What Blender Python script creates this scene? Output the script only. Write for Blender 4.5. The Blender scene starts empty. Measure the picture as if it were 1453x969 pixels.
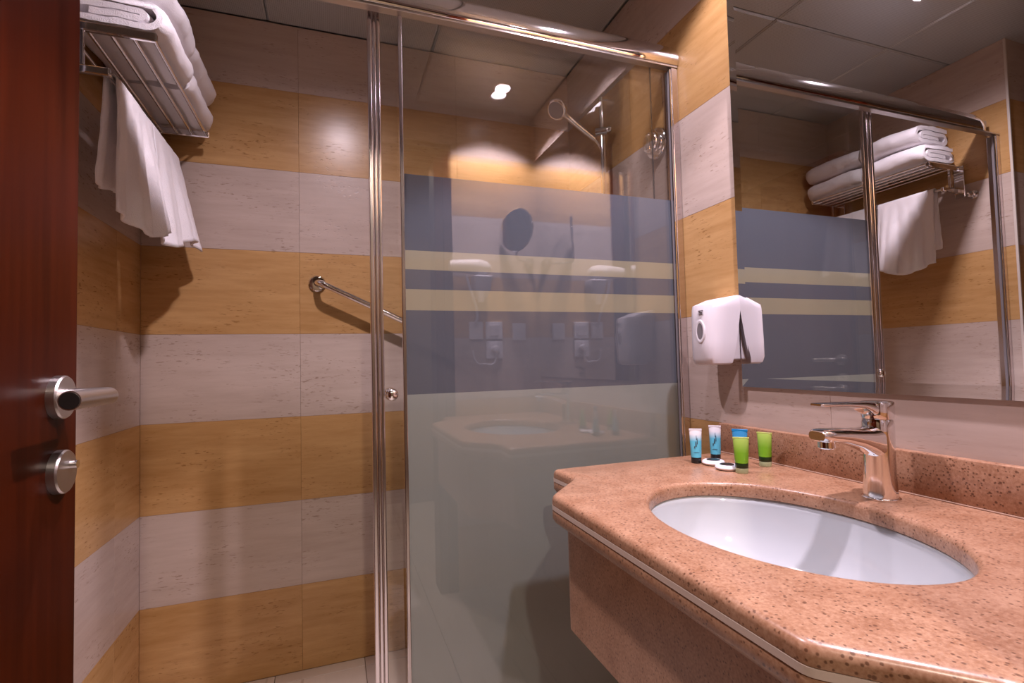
import bpy, bmesh, math, random
from mathutils import Vector, Matrix, noise

random.seed(7)
SC = bpy.context.scene
COL = SC.collection
PI = math.pi

# ------------------------------------------------------------------ camera
CAM = Vector((-0.99891, -1.98931, 1.08171))
YAW, PITCH, ROLL, FPX = 0.3420006, 0.0391780, -0.0241781, 713.72
fw = Vector((math.sin(YAW)*math.cos(PITCH), math.cos(YAW)*math.cos(PITCH), math.sin(PITCH)))
rt = Vector((math.cos(YAW), -math.sin(YAW), 0))
up = rt.cross(fw)
rt2 = rt*math.cos(ROLL) + up*math.sin(ROLL)
up2 = -rt*math.sin(ROLL) + up*math.cos(ROLL)
cam = bpy.data.cameras.new('camera')
cam.sensor_fit = 'HORIZONTAL'
cam.sensor_width = 36.0
cam.lens = FPX/1453*36.0
cam.clip_start = 0.01
camo = bpy.data.objects.new('camera', cam)
M = Matrix(((rt2.x, up2.x, -fw.x, CAM.x), (rt2.y, up2.y, -fw.y, CAM.y), (rt2.z, up2.z, -fw.z, CAM.z), (0, 0, 0, 1)))
camo.matrix_world = M
COL.objects.link(camo)
SC.camera = camo

# ------------------------------------------------------------------ world, exposure
w = bpy.data.worlds.new('world'); SC.world = w; w.use_nodes = True
w.node_tree.nodes['Background'].inputs[0].default_value = (1.0, 0.9, 0.85, 1)
w.node_tree.nodes['Background'].inputs[1].default_value = 0.0
SC.view_settings.view_transform = 'Standard'
SC.view_settings.look = 'None'
SC.view_settings.gamma = 1.0
SC.view_settings.use_curve_mapping = False
SC.view_settings.exposure = 0.0
SC.cycles.max_bounces = 12
SC.cycles.diffuse_bounces = 8
SC.cycles.glossy_bounces = 6
SC.cycles.transmission_bounces = 8
SC.cycles.transparent_max_bounces = 16
SC.cycles.caustics_reflective = False
SC.cycles.caustics_refractive = False
SC.cycles.sample_clamp_indirect = 8.0

# lamps of the room (the fixtures are built further down at the same places)
LAMP_A = Vector((-0.245, -1.635, 2.35))      # over the washbasin, door side
LAMP_D = Vector((-0.245, -1.100, 2.35))      # over the washbasin, shower side
LAMP_B = Vector((-0.950, -0.872, 2.35))      # in front of the shower
LAMP_H = Vector((-0.95, -2.75, 2.35))        # hallway
WATT_A, WATT_D, WATT_B, WATT_H = 118.0, 32.0, 77.0, 90.0
COL_A, COL_B, COL_H = (1.0, 0.85, 1.0), (1.0, 0.84, 0.96), (1.0, 0.82, 0.70)

def lamp(name, loc, watt, col, size, blend, rad=0.03):
    l = bpy.data.lights.new(name, 'SPOT')
    l.energy = watt; l.color = col; l.spot_size = math.radians(size); l.spot_blend = blend
    l.shadow_soft_size = rad
    o = bpy.data.objects.new(name, l); o.location = loc
    COL.objects.link(o)
    return o

# ------------------------------------------------------------------ helpers
def link(name, me, mat=None, parent=None):
    o = bpy.data.objects.new(name, me)
    COL.objects.link(o)
    if mat is not None and len(me.materials) == 0:
        me.materials.append(mat)
    if parent is not None:
        o.parent = parent
    return o

def tag(o, label=None, cat=None, group=None, kind=None):
    if label: o['label'] = label
    if cat: o['category'] = cat
    if group: o['group'] = group
    if kind: o['kind'] = kind
    return o

def empty(name, loc=(0, 0, 0)):
    o = bpy.data.objects.new(name, None); o.location = loc; o.empty_display_size = 0.05
    COL.objects.link(o)
    return o

def mesh(bm, name, smooth=None):
    bmesh.ops.recalc_face_normals(bm, faces=bm.faces)
    me = bpy.data.meshes.new(name)
    bm.to_mesh(me); bm.free()
    if smooth is not None:
        for p in me.polygons: p.use_smooth = True
        if smooth < 179:
            me.set_sharp_from_angle(angle=math.radians(smooth))
    return me

def obj(name, bm, mat, parent=None, smooth=None):
    o = link(name, mesh(bm, name, smooth), mat, None)
    if parent is not None:
        o.parent = parent
        # geometry is given in world space: bring it into the parent's frame
        o.matrix_parent_inverse = Matrix.Translation(-world_loc(parent))
    return o

def world_loc(o):
    l = Vector(o.location)
    if o.parent is not None:
        l = l + world_loc(o.parent) + o.matrix_parent_inverse.translation
    return l

def box(bm, a, b, bevel=0.0, seg=2):
    a = Vector(a); b = Vector(b)
    lo = Vector((min(a.x, b.x), min(a.y, b.y), min(a.z, b.z))); hi = Vector((max(a.x, b.x), max(a.y, b.y), max(a.z, b.z)))
    r = bmesh.ops.create_cube(bm, size=1.0)
    vs = r['verts']
    for v in vs:
        v.co = Vector((lo.x if v.co.x < 0 else hi.x, lo.y if v.co.y < 0 else hi.y, lo.z if v.co.z < 0 else hi.z))
    if bevel > 0:
        es = {e for v in vs for e in v.link_edges}
        bmesh.ops.bevel(bm, geom=list(es), offset=bevel, segments=seg, profile=0.5, affect='EDGES')
    return bm

def loft(bm, loops, cap=True, close=True):
    rings = [[bm.verts.new(p) for p in L] for L in loops]
    n = len(rings[0])
    for i in range(len(rings)-1):
        A, B = rings[i], rings[i+1]
        for j in range(n if close else n-1):
            k = (j+1) % n
            bm.faces.new((A[j], A[k], B[k], B[j]))
    if cap and close:
        bm.faces.new(rings[0][::-1]); bm.faces.new(rings[-1])
    return bm

def frame(d):
    d = d.normalized()
    a = Vector((0, 0, 1)) if abs(d.z) < 0.9 else Vector((1, 0, 0))
    u = d.cross(a).normalized(); v = d.cross(u).normalized()
    return u, v

def tube(bm, pts, r, n=12, cap=True):
    pts = [Vector(p) for p in pts]
    rs = r if isinstance(r, (list, tuple)) else [r]*len(pts)
    loops = []
    u = None
    for i, p in enumerate(pts):
        if i == 0: d = pts[1]-pts[0]
        elif i == len(pts)-1: d = pts[-1]-pts[-2]
        else: d = (pts[i+1]-pts[i]).normalized() + (pts[i]-pts[i-1]).normalized()
        d.normalize()
        if u is None: u, v = frame(d)
        else:
            u = (u - d*u.dot(d)).normalized(); v = d.cross(u).normalized()
        loops.append([p + (u*math.cos(2*PI*k/n) + v*math.sin(2*PI*k/n))*rs[i] for k in range(n)])
    return loft(bm, loops, cap)

def smooth_path(pts, it=2):
    pts = [Vector(p) for p in pts]
    for _ in range(it):
        q = [pts[0]]
        for i in range(len(pts)-1):
            a, b = pts[i], pts[i+1]
            q += [a.lerp(b, .25), a.lerp(b, .75)]
        q.append(pts[-1]); pts = q
    return pts

def lathe(bm, prof, axis_o, axis_d=(0, 0, 1), n=24, cap=True):
    o = Vector(axis_o); d = Vector(axis_d).normalized(); u, v = frame(d)
    loops = [[o + d*h + (u*math.cos(2*PI*k/n) + v*math.sin(2*PI*k/n))*max(r, 1e-5) for k in range(n)] for r, h in prof]
    return loft(bm, loops, cap)

def rrect(cx, cy, w, h, r, n=4):
    out = []
    r = min(r, w/2*0.999, h/2*0.999)
    for qx, qy, a0 in ((1, 1, 0), (-1, 1, PI/2), (-1, -1, PI), (1, -1, 3*PI/2)):
        for k in range(n+1):
            a = a0 + PI/2*k/n
            out.append((cx + qx*(w/2-r) + r*math.cos(a), cy + qy*(h/2-r) + r*math.sin(a)))
    return out

# ------------------------------------------------------------------ materials
def mat(name):
    m = bpy.data.materials.new(name); m.use_nodes = True
    nt = m.node_tree
    b = nt.nodes['Principled BSDF']
    return m, nt, b

def N(nt, t, **kw):
    n = nt.nodes.new(t)
    for k, v in kw.items():
        if k.startswith('i_'):
            key = k[2:]
            key = int(key) if key.isdigit() else key.replace('_', ' ')
            n.inputs[key].default_value = v
        else: setattr(n, k, v)
    return n

def simple(name, col, rough=0.5, metal=0.0, bump=0.0, bscale=300, spec=None, coat=0.0, var=0.0):
    m, nt, b = mat(name)
    b.inputs['Base Color'].default_value = (*col, 1)
    b.inputs['Roughness'].default_value = rough
    b.inputs['Metallic'].default_value = metal
    if spec is not None: b.inputs['Specular IOR Level'].default_value = spec
    b.inputs['Coat Weight'].default_value = coat
    tc = N(nt, 'ShaderNodeTexCoord')
    nz = N(nt, 'ShaderNodeTexNoise', i_Scale=bscale, i_Detail=3.0)
    nt.links.new(tc.outputs['Object'], nz.inputs['Vector'])
    if bump:
        bp = N(nt, 'ShaderNodeBump', i_Strength=bump, i_Distance=0.002)
        nt.links.new(nz.outputs[0], bp.inputs['Height']); nt.links.new(bp.outputs[0], b.inputs['Normal'])
    if var:
        mx = N(nt, 'ShaderNodeMix', data_type='RGBA')
        mx.inputs[6].default_value = (*[c*(1-var) for c in col], 1); mx.inputs[7].default_value = (*[min(1, c*(1+var)) for c in col], 1)
        nt.links.new(nz.outputs[0], mx.inputs[0]); nt.links.new(mx.outputs[2], b.inputs['Base Color'])
    return m

def stone_tile(name, c1, c2, pit):
    m, nt, b = mat(name)
    L = nt.links.new
    tc = N(nt, 'ShaderNodeTexCoord'); oi = N(nt, 'ShaderNodeObjectInfo')
    rnd = N(nt, 'ShaderNodeMath', operation='MULTIPLY', i_1=37.0); L(oi.outputs['Random'], rnd.inputs[0])
    add = N(nt, 'ShaderNodeVectorMath', operation='ADD'); L(tc.outputs['Object'], add.inputs[0]); L(rnd.outputs[0], add.inputs[1])
    def mp(sx, sz):
        q = N(nt, 'ShaderNodeMapping'); q.inputs['Scale'].default_value = (sx, 1, sz); L(add.outputs[0], q.inputs[0]); return q
    n1 = N(nt, 'ShaderNodeTexNoise', i_Scale=1.0, i_Detail=6.0, i_Roughness=0.65); L(mp(5, 42).outputs[0], n1.inputs['Vector'])
    n2 = N(nt, 'ShaderNodeTexNoise', i_Scale=1.0, i_Detail=3.0); L(mp(2.2, 7).outputs[0], n2.inputs['Vector'])
    n3 = N(nt, 'ShaderNodeTexNoise', i_Scale=1.0, i_Detail=2.0, i_Roughness=0.5); L(mp(46, 210).outputs[0], n3.inputs['Vector'])
    n4 = N(nt, 'ShaderNodeTexNoise', i_Scale=1.0, i_Detail=1.0); L(mp(6, 12).outputs[0], n4.inputs['Vector'])
    mx = N(nt, 'ShaderNodeMix', data_type='RGBA'); mx.inputs[6].default_value = (*c1, 1); mx.inputs[7].default_value = (*c2, 1)
    a = N(nt, 'ShaderNodeMath', operation='MULTIPLY_ADD', i_1=0.62, i_2=0.0); L(n1.outputs[0], a.inputs[0])
    a2 = N(nt, 'ShaderNodeMath', operation='MULTIPLY_ADD', i_1=0.45); L(n2.outputs[0], a2.inputs[0]); L(a.outputs[0], a2.inputs[2])
    cr = N(nt, 'ShaderNodeMapRange'); cr.inputs[1].default_value = 0.35; cr.inputs[2].default_value = 0.72; L(a2.outputs[0], cr.inputs[0])
    L(cr.outputs[0], mx.inputs[0])
    # pits: elongated dark marks gathered in patches
    p = N(nt, 'ShaderNodeMapRange'); p.inputs[1].default_value = 0.61; p.inputs[2].default_value = 0.69; L(n3.outputs[0], p.inputs[0])
    g = N(nt, 'ShaderNodeMapRange'); g.inputs[1].default_value = 0.42; g.inputs[2].default_value = 0.62; L(n4.outputs[0], g.inputs[0])
    pg = N(nt, 'ShaderNodeMath', operation='MULTIPLY'); L(p.outputs[0], pg.inputs[0]); L(g.outputs[0], pg.inputs[1])
    pm = N(nt, 'ShaderNodeMath', operation='MULTIPLY', i_1=0.62); L(pg.outputs[0], pm.inputs[0])
    mx2 = N(nt, 'ShaderNodeMix', data_type='RGBA'); mx2.inputs[7].default_value = (*pit, 1)
    L(pm.outputs[0], mx2.inputs[0]); L(mx.outputs[2], mx2.inputs[6]); L(mx2.outputs[2], b.inputs['Base Color'])
    bp = N(nt, 'ShaderNodeBump', i_Strength=0.25, i_Distance=0.001, invert=True); L(pg.outputs[0], bp.inputs['Height']); L(bp.outputs[0], b.inputs['Normal'])
    b.inputs['Roughness'].default_value = 0.27
    b.inputs['Specular IOR Level'].default_value = 0.42
    return m

def granite(name):
    m, nt, b = mat(name)
    L = nt.links.new
    tc = N(nt, 'ShaderNodeTexCoord')
    n1 = N(nt, 'ShaderNodeTexNoise', i_Scale=22.0, i_Detail=3.0); L(tc.outputs['Object'], n1.inputs['Vector'])
    n2 = N(nt, 'ShaderNodeTexNoise', i_Scale=260.0, i_Detail=2.0); L(tc.outputs['Object'], n2.inputs['Vector'])
    v = N(nt, 'ShaderNodeTexVoronoi', i_Scale=270.0); L(tc.outputs['Object'], v.inputs['Vector'])
    v2 = N(nt, 'ShaderNodeTexVoronoi', i_Scale=140.0); L(tc.outputs['Object'], v2.inputs['Vector'])
    mx = N(nt, 'ShaderNodeMix', data_type='RGBA'); mx.inputs[6].default_value = (0.28, 0.134, 0.072, 1); mx.inputs[7].default_value = (0.43, 0.245, 0.150, 1)
    ma = N(nt, 'ShaderNodeMath', operation='MULTIPLY_ADD', i_1=0.6); L(n2.outputs[0], ma.inputs[0])
    mb = N(nt, 'ShaderNodeMath', operation='MULTIPLY', i_1=0.45); L(n1.outputs[0], mb.inputs[0]); L(mb.outputs[0], ma.inputs[2])
    cr = N(nt, 'ShaderNodeMapRange'); cr.inputs[1].default_value = 0.38; cr.inputs[2].default_value = 0.68; L(ma.outputs[0], cr.inputs[0]); L(cr.outputs[0], mx.inputs[0])
    # dark specks: cells whose random value is low
    def specks(vor, thr, rad):
        sx = N(nt, 'ShaderNodeSeparateColor'); L(vor.outputs['Color'], sx.inputs[0])
        lt = N(nt, 'ShaderNodeMath', operation='LESS_THAN', i_1=thr); L(sx.outputs[0], lt.inputs[0])
        rr = N(nt, 'ShaderNodeMapRange'); rr.inputs[1].default_value = rad; rr.inputs[2].default_value = rad*0.55; L(vor.outputs['Distance'], rr.inputs[0])
        q = N(nt, 'ShaderNodeMath', operation='MULTIPLY'); L(lt.outputs[0], q.inputs[0]); L(rr.outputs[0], q.inputs[1]); return q
    s1 = specks(v, 0.16, 0.55); s2 = specks(v2, 0.09, 0.36)
    s = N(nt, 'ShaderNodeMath', operation='MAXIMUM'); L(s1.outputs[0], s.inputs[0]); L(s2.outputs[0], s.inputs[1])
    sm = N(nt, 'ShaderNodeMath', operation='MULTIPLY', i_1=0.75); L(s.outputs[0], sm.inputs[0])
    mx2 = N(nt, 'ShaderNodeMix', data_type='RGBA'); mx2.inputs[7].default_value = (0.085, 0.030, 0.014, 1)
    L(sm.outputs[0], mx2.inputs[0]); L(mx.outputs[2], mx2.inputs[6]); L(mx2.outputs[2], b.inputs['Base Color'])
    b.inputs['Roughness'].default_value = 0.28
    return m

def wood(name):
    m, nt, b = mat(name)
    L = nt.links.new
    tc = N(nt, 'ShaderNodeTexCoord')
    mp = N(nt, 'ShaderNodeMapping'); mp.inputs['Scale'].default_value = (30, 30, 1.3); L(tc.outputs['Object'], mp.inputs[0])
    n1 = N(nt, 'ShaderNodeTexNoise', i_Scale=1.5, i_Detail=6.0, i_Roughness=0.6); L(mp.outputs[0], n1.inputs['Vector'])
    n2 = N(nt, 'ShaderNodeTexNoise', i_Scale=3.0, i_Detail=2.0); L(tc.outputs['Object'], n2.inputs['Vector'])
    ad = N(nt, 'ShaderNodeMath', operation='MULTIPLY_ADD', i_1=0.5); L(n2.outputs[0], ad.inputs[0]); L(n1.outputs[0], ad.inputs[2])
    cr = N(nt, 'ShaderNodeMapRange'); cr.inputs[1].default_value = 0.5; cr.inputs[2].default_value = 1.05; L(ad.outputs[0], cr.inputs[0])
    mx = N(nt, 'ShaderNodeMix', data_type='RGBA'); mx.inputs[6].default_value = (0.024, 0.0030, 0.0008, 1); mx.inputs[7].default_value = (0.062, 0.0090, 0.0020, 1)
    L(cr.outputs[0], mx.inputs[0]); L(mx.outputs[2], b.inputs['Base Color'])
    b.inputs['Specular IOR Level'].default_value = 0.06
    b.inputs['Roughness'].default_value = 0.30
    return m

def glass(name, tint):
    m, nt, b = mat(name)
    nt.nodes.remove(b)
    L = nt.links.new
    out = nt.nodes['Material Output']
    ge = N(nt, 'ShaderNodeNewGeometry')
    ior = N(nt, 'ShaderNodeMapRange'); ior.inputs[3].default_value = 1.75; ior.inputs[4].default_value = 1/1.75; L(ge.outputs['Backfacing'], ior.inputs[0])
    fr = N(nt, 'ShaderNodeFresnel'); L(ior.outputs[0], fr.inputs['IOR'])
    tr = N(nt, 'ShaderNodeBsdfTransparent'); tr.inputs[0].default_value = (*tint, 1)
    gl = N(nt, 'ShaderNodeBsdfGlossy', i_Roughness=0.0)
    mx = N(nt, 'ShaderNodeMixShader'); L(fr.outputs[0], mx.inputs[0]); L(tr.outputs[0], mx.inputs[1]); L(gl.outputs[0], mx.inputs[2])
    L(mx.outputs[0], out.inputs[0])
    return m

def film(name, col, trans, clear):
    """printed or etched layer on the pane: scatters light to both sides, lets a little straight through"""
    m, nt, b = mat(name)
    nt.nodes.remove(b)
    L = nt.links.new
    out = nt.nodes['Material Output']
    tc = N(nt, 'ShaderNodeTexCoord')
    mp = N(nt, 'ShaderNodeMapping'); mp.inputs['Scale'].default_value = (14, 1, 1.2); L(tc.outputs['Object'], mp.inputs[0])
    nz = N(nt, 'ShaderNodeTexNoise', i_Scale=1.0, i_Detail=3.0); L(mp.outputs[0], nz.inputs['Vector'])
    mc = N(nt, 'ShaderNodeMix', data_type='RGBA'); mc.inputs[6].default_value = (*[c*0.94 for c in col], 1); mc.inputs[7].default_value = (*[c*1.06 for c in col], 1)
    L(nz.outputs[0], mc.inputs[0])
    df = N(nt, 'ShaderNodeBsdfDiffuse'); L(mc.outputs[2], df.inputs[0])
    tl = N(nt, 'ShaderNodeBsdfTranslucent'); L(mc.outputs[2], tl.inputs[0])
    mx = N(nt, 'ShaderNodeMixShader', i_0=trans); L(df.outputs[0], mx.inputs[1]); L(tl.outputs[0], mx.inputs[2])
    tp = N(nt, 'ShaderNodeBsdfTransparent')
    m2 = N(nt, 'ShaderNodeMixShader', i_0=clear); L(mx.outputs[0], m2.inputs[1]); L(tp.outputs[0], m2.inputs[2])
    L(m2.outputs[0], out.inputs[0])
    return m

def emit(name, col, s):
    m, nt, b = mat(name)
    nt.nodes.remove(b)
    e = N(nt, 'ShaderNodeEmission'); e.inputs[0].default_value = (*col, 1); e.inputs[1].default_value = s
    nt.links.new(e.outputs[0], nt.nodes['Material Output'].inputs[0])
    return m

def ceiling_metal(name):
    m, nt, b = mat(name)
    L = nt.links.new
    tc = N(nt, 'ShaderNodeTexCoord'); sp = N(nt, 'ShaderNodeSeparateXYZ'); L(tc.outputs['Object'], sp.inputs[0])
    def cs(i):
        a = N(nt, 'ShaderNodeMath', operation='MULTIPLY', i_1=2*PI/0.0065); L(sp.outputs[i], a.inputs[0])
        c = N(nt, 'ShaderNodeMath', operation='COSINE'); L(a.outputs[0], c.inputs[0]); return c
    ad = N(nt, 'ShaderNodeMath', operation='ADD'); L(cs(0).outputs[0], ad.inputs[0]); L(cs(1).outputs[0], ad.inputs[1])
    gt = N(nt, 'ShaderNodeMapRange'); gt.inputs[1].default_value = 0.9; gt.inputs[2].default_value = 1.3; L(ad.outputs[0], gt.inputs[0])
    mx = N(nt, 'ShaderNodeMix', data_type='RGBA'); mx.inputs[6].default_value = (0.53, 0.56, 0.56, 1); mx.inputs[7].default_value = (0.31, 0.325, 0.33, 1)
    L(gt.outputs[0], mx.inputs[0]); L(mx.outputs[2], b.inputs['Base Color'])
    b.inputs['Metallic'].default_value = 0.25
    b.inputs['Roughness'].default_value = 0.38
    return m

def terry(name, col):
    m, nt, b = mat(name)
    L = nt.links.new
    tc = N(nt, 'ShaderNodeTexCoord')
    nz = N(nt, 'ShaderNodeTexNoise', i_Scale=420.0, i_Detail=3.0); L(tc.outputs['Object'], nz.inputs['Vector'])
    n2 = N(nt, 'ShaderNodeTexNoise', i_Scale=60.0, i_Detail=3.0); L(tc.outputs['Object'], n2.inputs['Vector'])
    ad = N(nt, 'ShaderNodeMath', operation='ADD'); L(nz.outputs[0], ad.inputs[0]); L(n2.outputs[0], ad.inputs[1])
    bp = N(nt, 'ShaderNodeBump', i_Strength=0.5, i_Distance=0.004); L(ad.outputs[0], bp.inputs['Height']); L(bp.outputs[0], b.inputs['Normal'])
    b.inputs['Base Color'].default_value = (*col, 1)
    b.inputs['Roughness'].default_value = 0.95
    b.inputs['Sheen Weight'].default_value = 0.3
    b.inputs['Specular IOR Level'].default_value = 0.1
    return m

CREAM = stone_tile('cream_tile', (0.465, 0.365, 0.305), (0.575, 0.468, 0.405), (0.24, 0.155, 0.10))
OCHRE = stone_tile('ochre_tile', (0.42, 0.225, 0.078), (0.60, 0.365, 0.155), (0.20, 0.085, 0.02))
GROUT = simple('grout', (0.42, 0.30, 0.20), 0.8, bump=0.2)
PLASTER = simple('plaster', (0.20, 0.145, 0.10), 0.8, bump=0.1)
FLOORT = stone_tile('floor_tile_stone', (0.62, 0.53, 0.45), (0.74, 0.65, 0.56), (0.3, 0.2, 0.12))
CEIL = ceiling_metal('perforated_metal')
GRID = simple('ceiling_grid', (0.55, 0.56, 0.56), 0.45, 0.2)
GRANITE = granite('speckled_stone')
INLAY = simple('pale_inlay', (0.66, 0.54, 0.46), 0.3, var=0.05)
WOOD = wood('mahogany')
CHROME = simple('chrome', (0.86, 0.84, 0.84), 0.06, 1.0)
ALU = simple('polished_aluminium', (0.74, 0.69, 0.70), 0.16, 1.0)
STEEL = simple('brushed_steel', (0.56, 0.53, 0.51), 0.30, 1.0, bump=0.05, bscale=600)
DARKMETAL = simple('dark_metal', (0.03, 0.025, 0.025), 0.4, 0.6)
GLASS = glass('clear_glass', (0.985, 0.99, 0.98))
FILM_B = film('blue_film', (0.185, 0.212, 0.275), 0.45, 0.06)
FILM_C = film('etched_film', (0.58, 0.66, 0.66), 0.55, 0.14)
FILM_Y = film('cream_etched_film', (0.66, 0.64, 0.50), 0.55, 0.16)
TOWEL = terry('white_terry', (0.88, 0.85, 0.87))
PORC = simple('white_porcelain', (0.52, 0.545, 0.56), 0.08, coat=0.3)
WHITEP = simple('white_plastic', (0.74, 0.71, 0.74), 0.28)
PALEP = simple('pale_plastic', (0.62, 0.58, 0.60), 0.35)
GREYP = simple('grey_plastic', (0.20, 0.18, 0.19), 0.45)
BLACKP = simple('black_plastic', (0.010, 0.010, 0.011), 0.35)
MIRROR = simple('silvered_mirror', (0.90, 0.905, 0.90), 0.0, 1.0)
DARKMIR = simple('tinted_mirror', (0.55, 0.53, 0.55), 0.02, 1.0)
SILICONE = simple('silicone', (0.34, 0.22, 0.16), 0.8, spec=0.1)

# ------------------------------------------------------------------ the room
W = 1.603          # left wall of the shower
H = 2.35           # ceiling
YS = -0.733        # outer face of the shower glass
YR = -1.85         # wall with the entrance door
YN = -0.785        # where the left wall of the shower ends and the alcove begins
XN = -2.25         # far wall of the alcove
DX0, DX1, DH = -1.325, -0.535, 2.06   # door opening in the rear wall
ROWS = [(k*0.3, min((k+1)*0.3, H), OCHRE if k % 2 == 0 else CREAM) for k in range(8)]
TT = 0.009         # tile thickness
tile_cache = {}

def tile_mesh(w_, h_, mt):
    key = (round(w_, 4), round(h_, 4), mt.name)
    if key not in tile_cache:
        bm = bmesh.new()
        g = 0.0003
        box(bm, (g, 0, g), (w_-g, TT, h_-g))
        es = [e for e in bm.edges if all(abs(v.co.y) < 1e-6 for v in e.verts)]
        bmesh.ops.bevel(bm, geom=es, offset=0.0004, segments=1, affect='EDGES')
        me = mesh(bm, 'tile'); me.materials.append(mt)
        tile_cache[key] = me
    return tile_cache[key]

def tile_wall(parent, origin, udir, joints, skip=None):
    """tiles laid on a wall: local x along the wall, local y into the wall, outer face on the wall plane"""
    ang = math.atan2(udir[1], udir[0])
    for z0, z1, mt in ROWS:
        for a, b in zip(joints[:-1], joints[1:]):
            if skip:
                r = skip(a, b, z0, z1)
                if r is None: continue
                za, zb = r
            else: za, zb = z0, z1
            if zb-za < 0.01 or b-a < 0.01: continue
            o = link('tile', tile_mesh(b-a, zb-za, mt), None, parent)
            o.location = (origin[0]+udir[0]*a, origin[1]+udir[1]*a, za)
            o.rotation_euler = (0, 0, ang)

def slab(name, a, b, m, kind='structure'):
    bm = bmesh.new(); box(bm, a, b)
    return tag(obj(name, bm, m), kind=kind)

T = 0.10
wb = slab('wall_back', (-W-T, TT+.0005, 0), (T, T, H), GROUT)
tile_wall(wb, (-W, 0, 0), (1, 0), [0, W-1.112, W-0.512, W])
wr = slab('wall_right', (TT+.0005, YR-0.12, 0), (T, TT, H), GROUT)
# wall on the right, seen along -Y : u runs from back to front
tile_wall(wr, (0, 0, 0), (0, -1), [0, 0.6, 1.2, 1.85])
wl = slab('wall_left', (-W-T, YN+TT, 0), (-W-TT-.0005, TT, H), GROUT)
tile_wall(wl, (-W, YN, 0), (0, 1), [0, 0.585, -YN])
wn = slab('wall_alcove', (XN, YN+TT+.0005, 0), (-W-T, YN+T, H), GROUT)
tile_wall(wn, (XN, YN, 0), (1, 0), [0, 0.05, -W-XN])
wnl = slab('wall_alcove_side', (XN-T, YR-.12, 0), (XN-TT-.0005, YN+T, H), GROUT)
tile_wall(wnl, (XN, YR, 0), (0, 1), [0, 0.465, YN-YR])
bm = bmesh.new(); box(bm, (-W-.004, YN-.004, 0.001), (-W+.0035, YN+.0045, H-.001), .0012, 2)
tag(obj('trim_2', bm, simple('pale_corner_trim', (0.62, 0.56, 0.50), 0.35)), 'pale vertical edge trim on the tiled corner beside the shower', None, None, 'structure')
# rear wall with door opening : three pieces of masonry under one parent mesh
bm = bmesh.new()
box(bm, (XN, YR-.12, 0), (DX0-.04, YR-TT-.0005, H)); box(bm, (DX1+.04, YR-.12, 0), (TT, YR-TT-.0005, H)); box(bm, (DX0-.04, YR-.12, DH+.04), (DX1+.04, YR-TT-.0005, H))
wre = tag(obj('wall_rear', bm, GROUT), kind='structure')
def rear_skip(a, b, z0, z1):
    x1, x0 = -a, -b
    if x0 >= DX1-1e-4 or x1 <= DX0+1e-4: return (z0, z1)
    if z1 <= DH+.04: return None
    return (max(z0, DH+.04), z1)
tile_wall(wre, (0, YR, 0), (-1, 0), [0, -DX1-.04, -DX0+.04, 1.8, -XN], rear_skip)

fl = slab('floor', (XN-T, YR-1.6, -0.12), (T, T, -0.012), GROUT)
fb = bmesh.new(); box(fb, (0.001, 0.001, 0), (0.299, 0.299, 0.012), 0.0008, 1); fme = mesh(fb, 'floor_tile'); fme.materials.append(FLOORT)
for i in range(8):
    for j in range(12):
        x, y = -0.3*(i+1), -0.055-0.3*(j+1)
        if x+.3 < XN: continue
        o = link('tile', fme, None, fl); o.location = (x, y, -0.012)
fb = bmesh.new(); box(fb, (0.001, 0.001, 0), (0.299, 0.054, 0.012), 0.0008, 1); fme2 = mesh(fb, 'floor_tile_cut'); fme2.materials.append(FLOORT)
for i in range(6):
    o = link('tile', fme2, None, fl); o.location = (-0.3*(i+1), -0.055, -0.012)

# ceiling : lay-in metal tiles on a grid
ce = slab('ceiling', (XN-T, YR-1.6, H+0.02), (T, T, H+0.08), GRID)
GX = [0.0, -0.61, -1.215, -1.815, XN-.05]; GY = [0.0, -0.585, -1.185, -1.785, YR-.12]
for a, b in zip(GX[1:], GX[:-1]):
    for c, d in zip(GY[1:], GY[:-1]):
        if b < -W-.02 and d > YN: continue
        bm = bmesh.new(); w_, h_ = b-a, d-c
        g = 0.0015; e = 0.007; z0 = 0.006
        lo = [(g, g), (w_-g, g), (w_-g, h_-g), (g, h_-g)]
        l2 = [(g+e, g+e), (w_-g-e, g+e), (w_-g-e, h_-g-e), (g+e, h_-g-e)]
        loft(bm, [[(x, y, 0.018) for x, y in lo], [(x, y, z0) for x, y in lo], [(x, y, 0) for x, y in l2]], cap=True)
        o = obj('ceiling_tile', bm, CEIL); o.parent = ce
        o.location = (a, c, H)
# hallway behind the camera
slab('wall_hall_end', (XN-T, YR-1.7, 0), (T, YR-1.6, H), PLASTER)
slab('wall_hall_right', (0.05, YR-1.6, 0), (0.15, YR-.12, H), PLASTER)
slab('wall_hall_left', (-2.1, YR-1.6, 0), (-2.0, YR-.12, H), PLASTER)
slab('ceiling_hall', (-2.1, YR-1.6, H), (0.15, YR-.125, H+.02), PLASTER)

# door frame and door
bm = bmesh.new()
for x0, x1 in ((DX0-.04, DX0), (DX1, DX1+.04)):
    box(bm, (x0, YR-.125, 0), (x1, YR+.004, DH+.04), .002, 1)
box(bm, (DX0, YR-.125, DH), (DX1, YR+.004, DH+.04), .002, 1)
box(bm, (DX1+.04, YR-TT, 0), (DX1+.085, YR+.012, DH+.085), .003, 1)
box(bm, (DX0-.085, YR-TT, 0), (DX0-.04, YR+.012, DH+.085), .003, 1)
box(bm, (DX0-.04, YR-TT, DH+.04), (DX1+.04, YR+.012, DH+.085), .003, 1)
tag(obj('trim_1', bm, WOOD), 'brown wooden frame around the bathroom doorway', None, None, 'structure')

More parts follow.
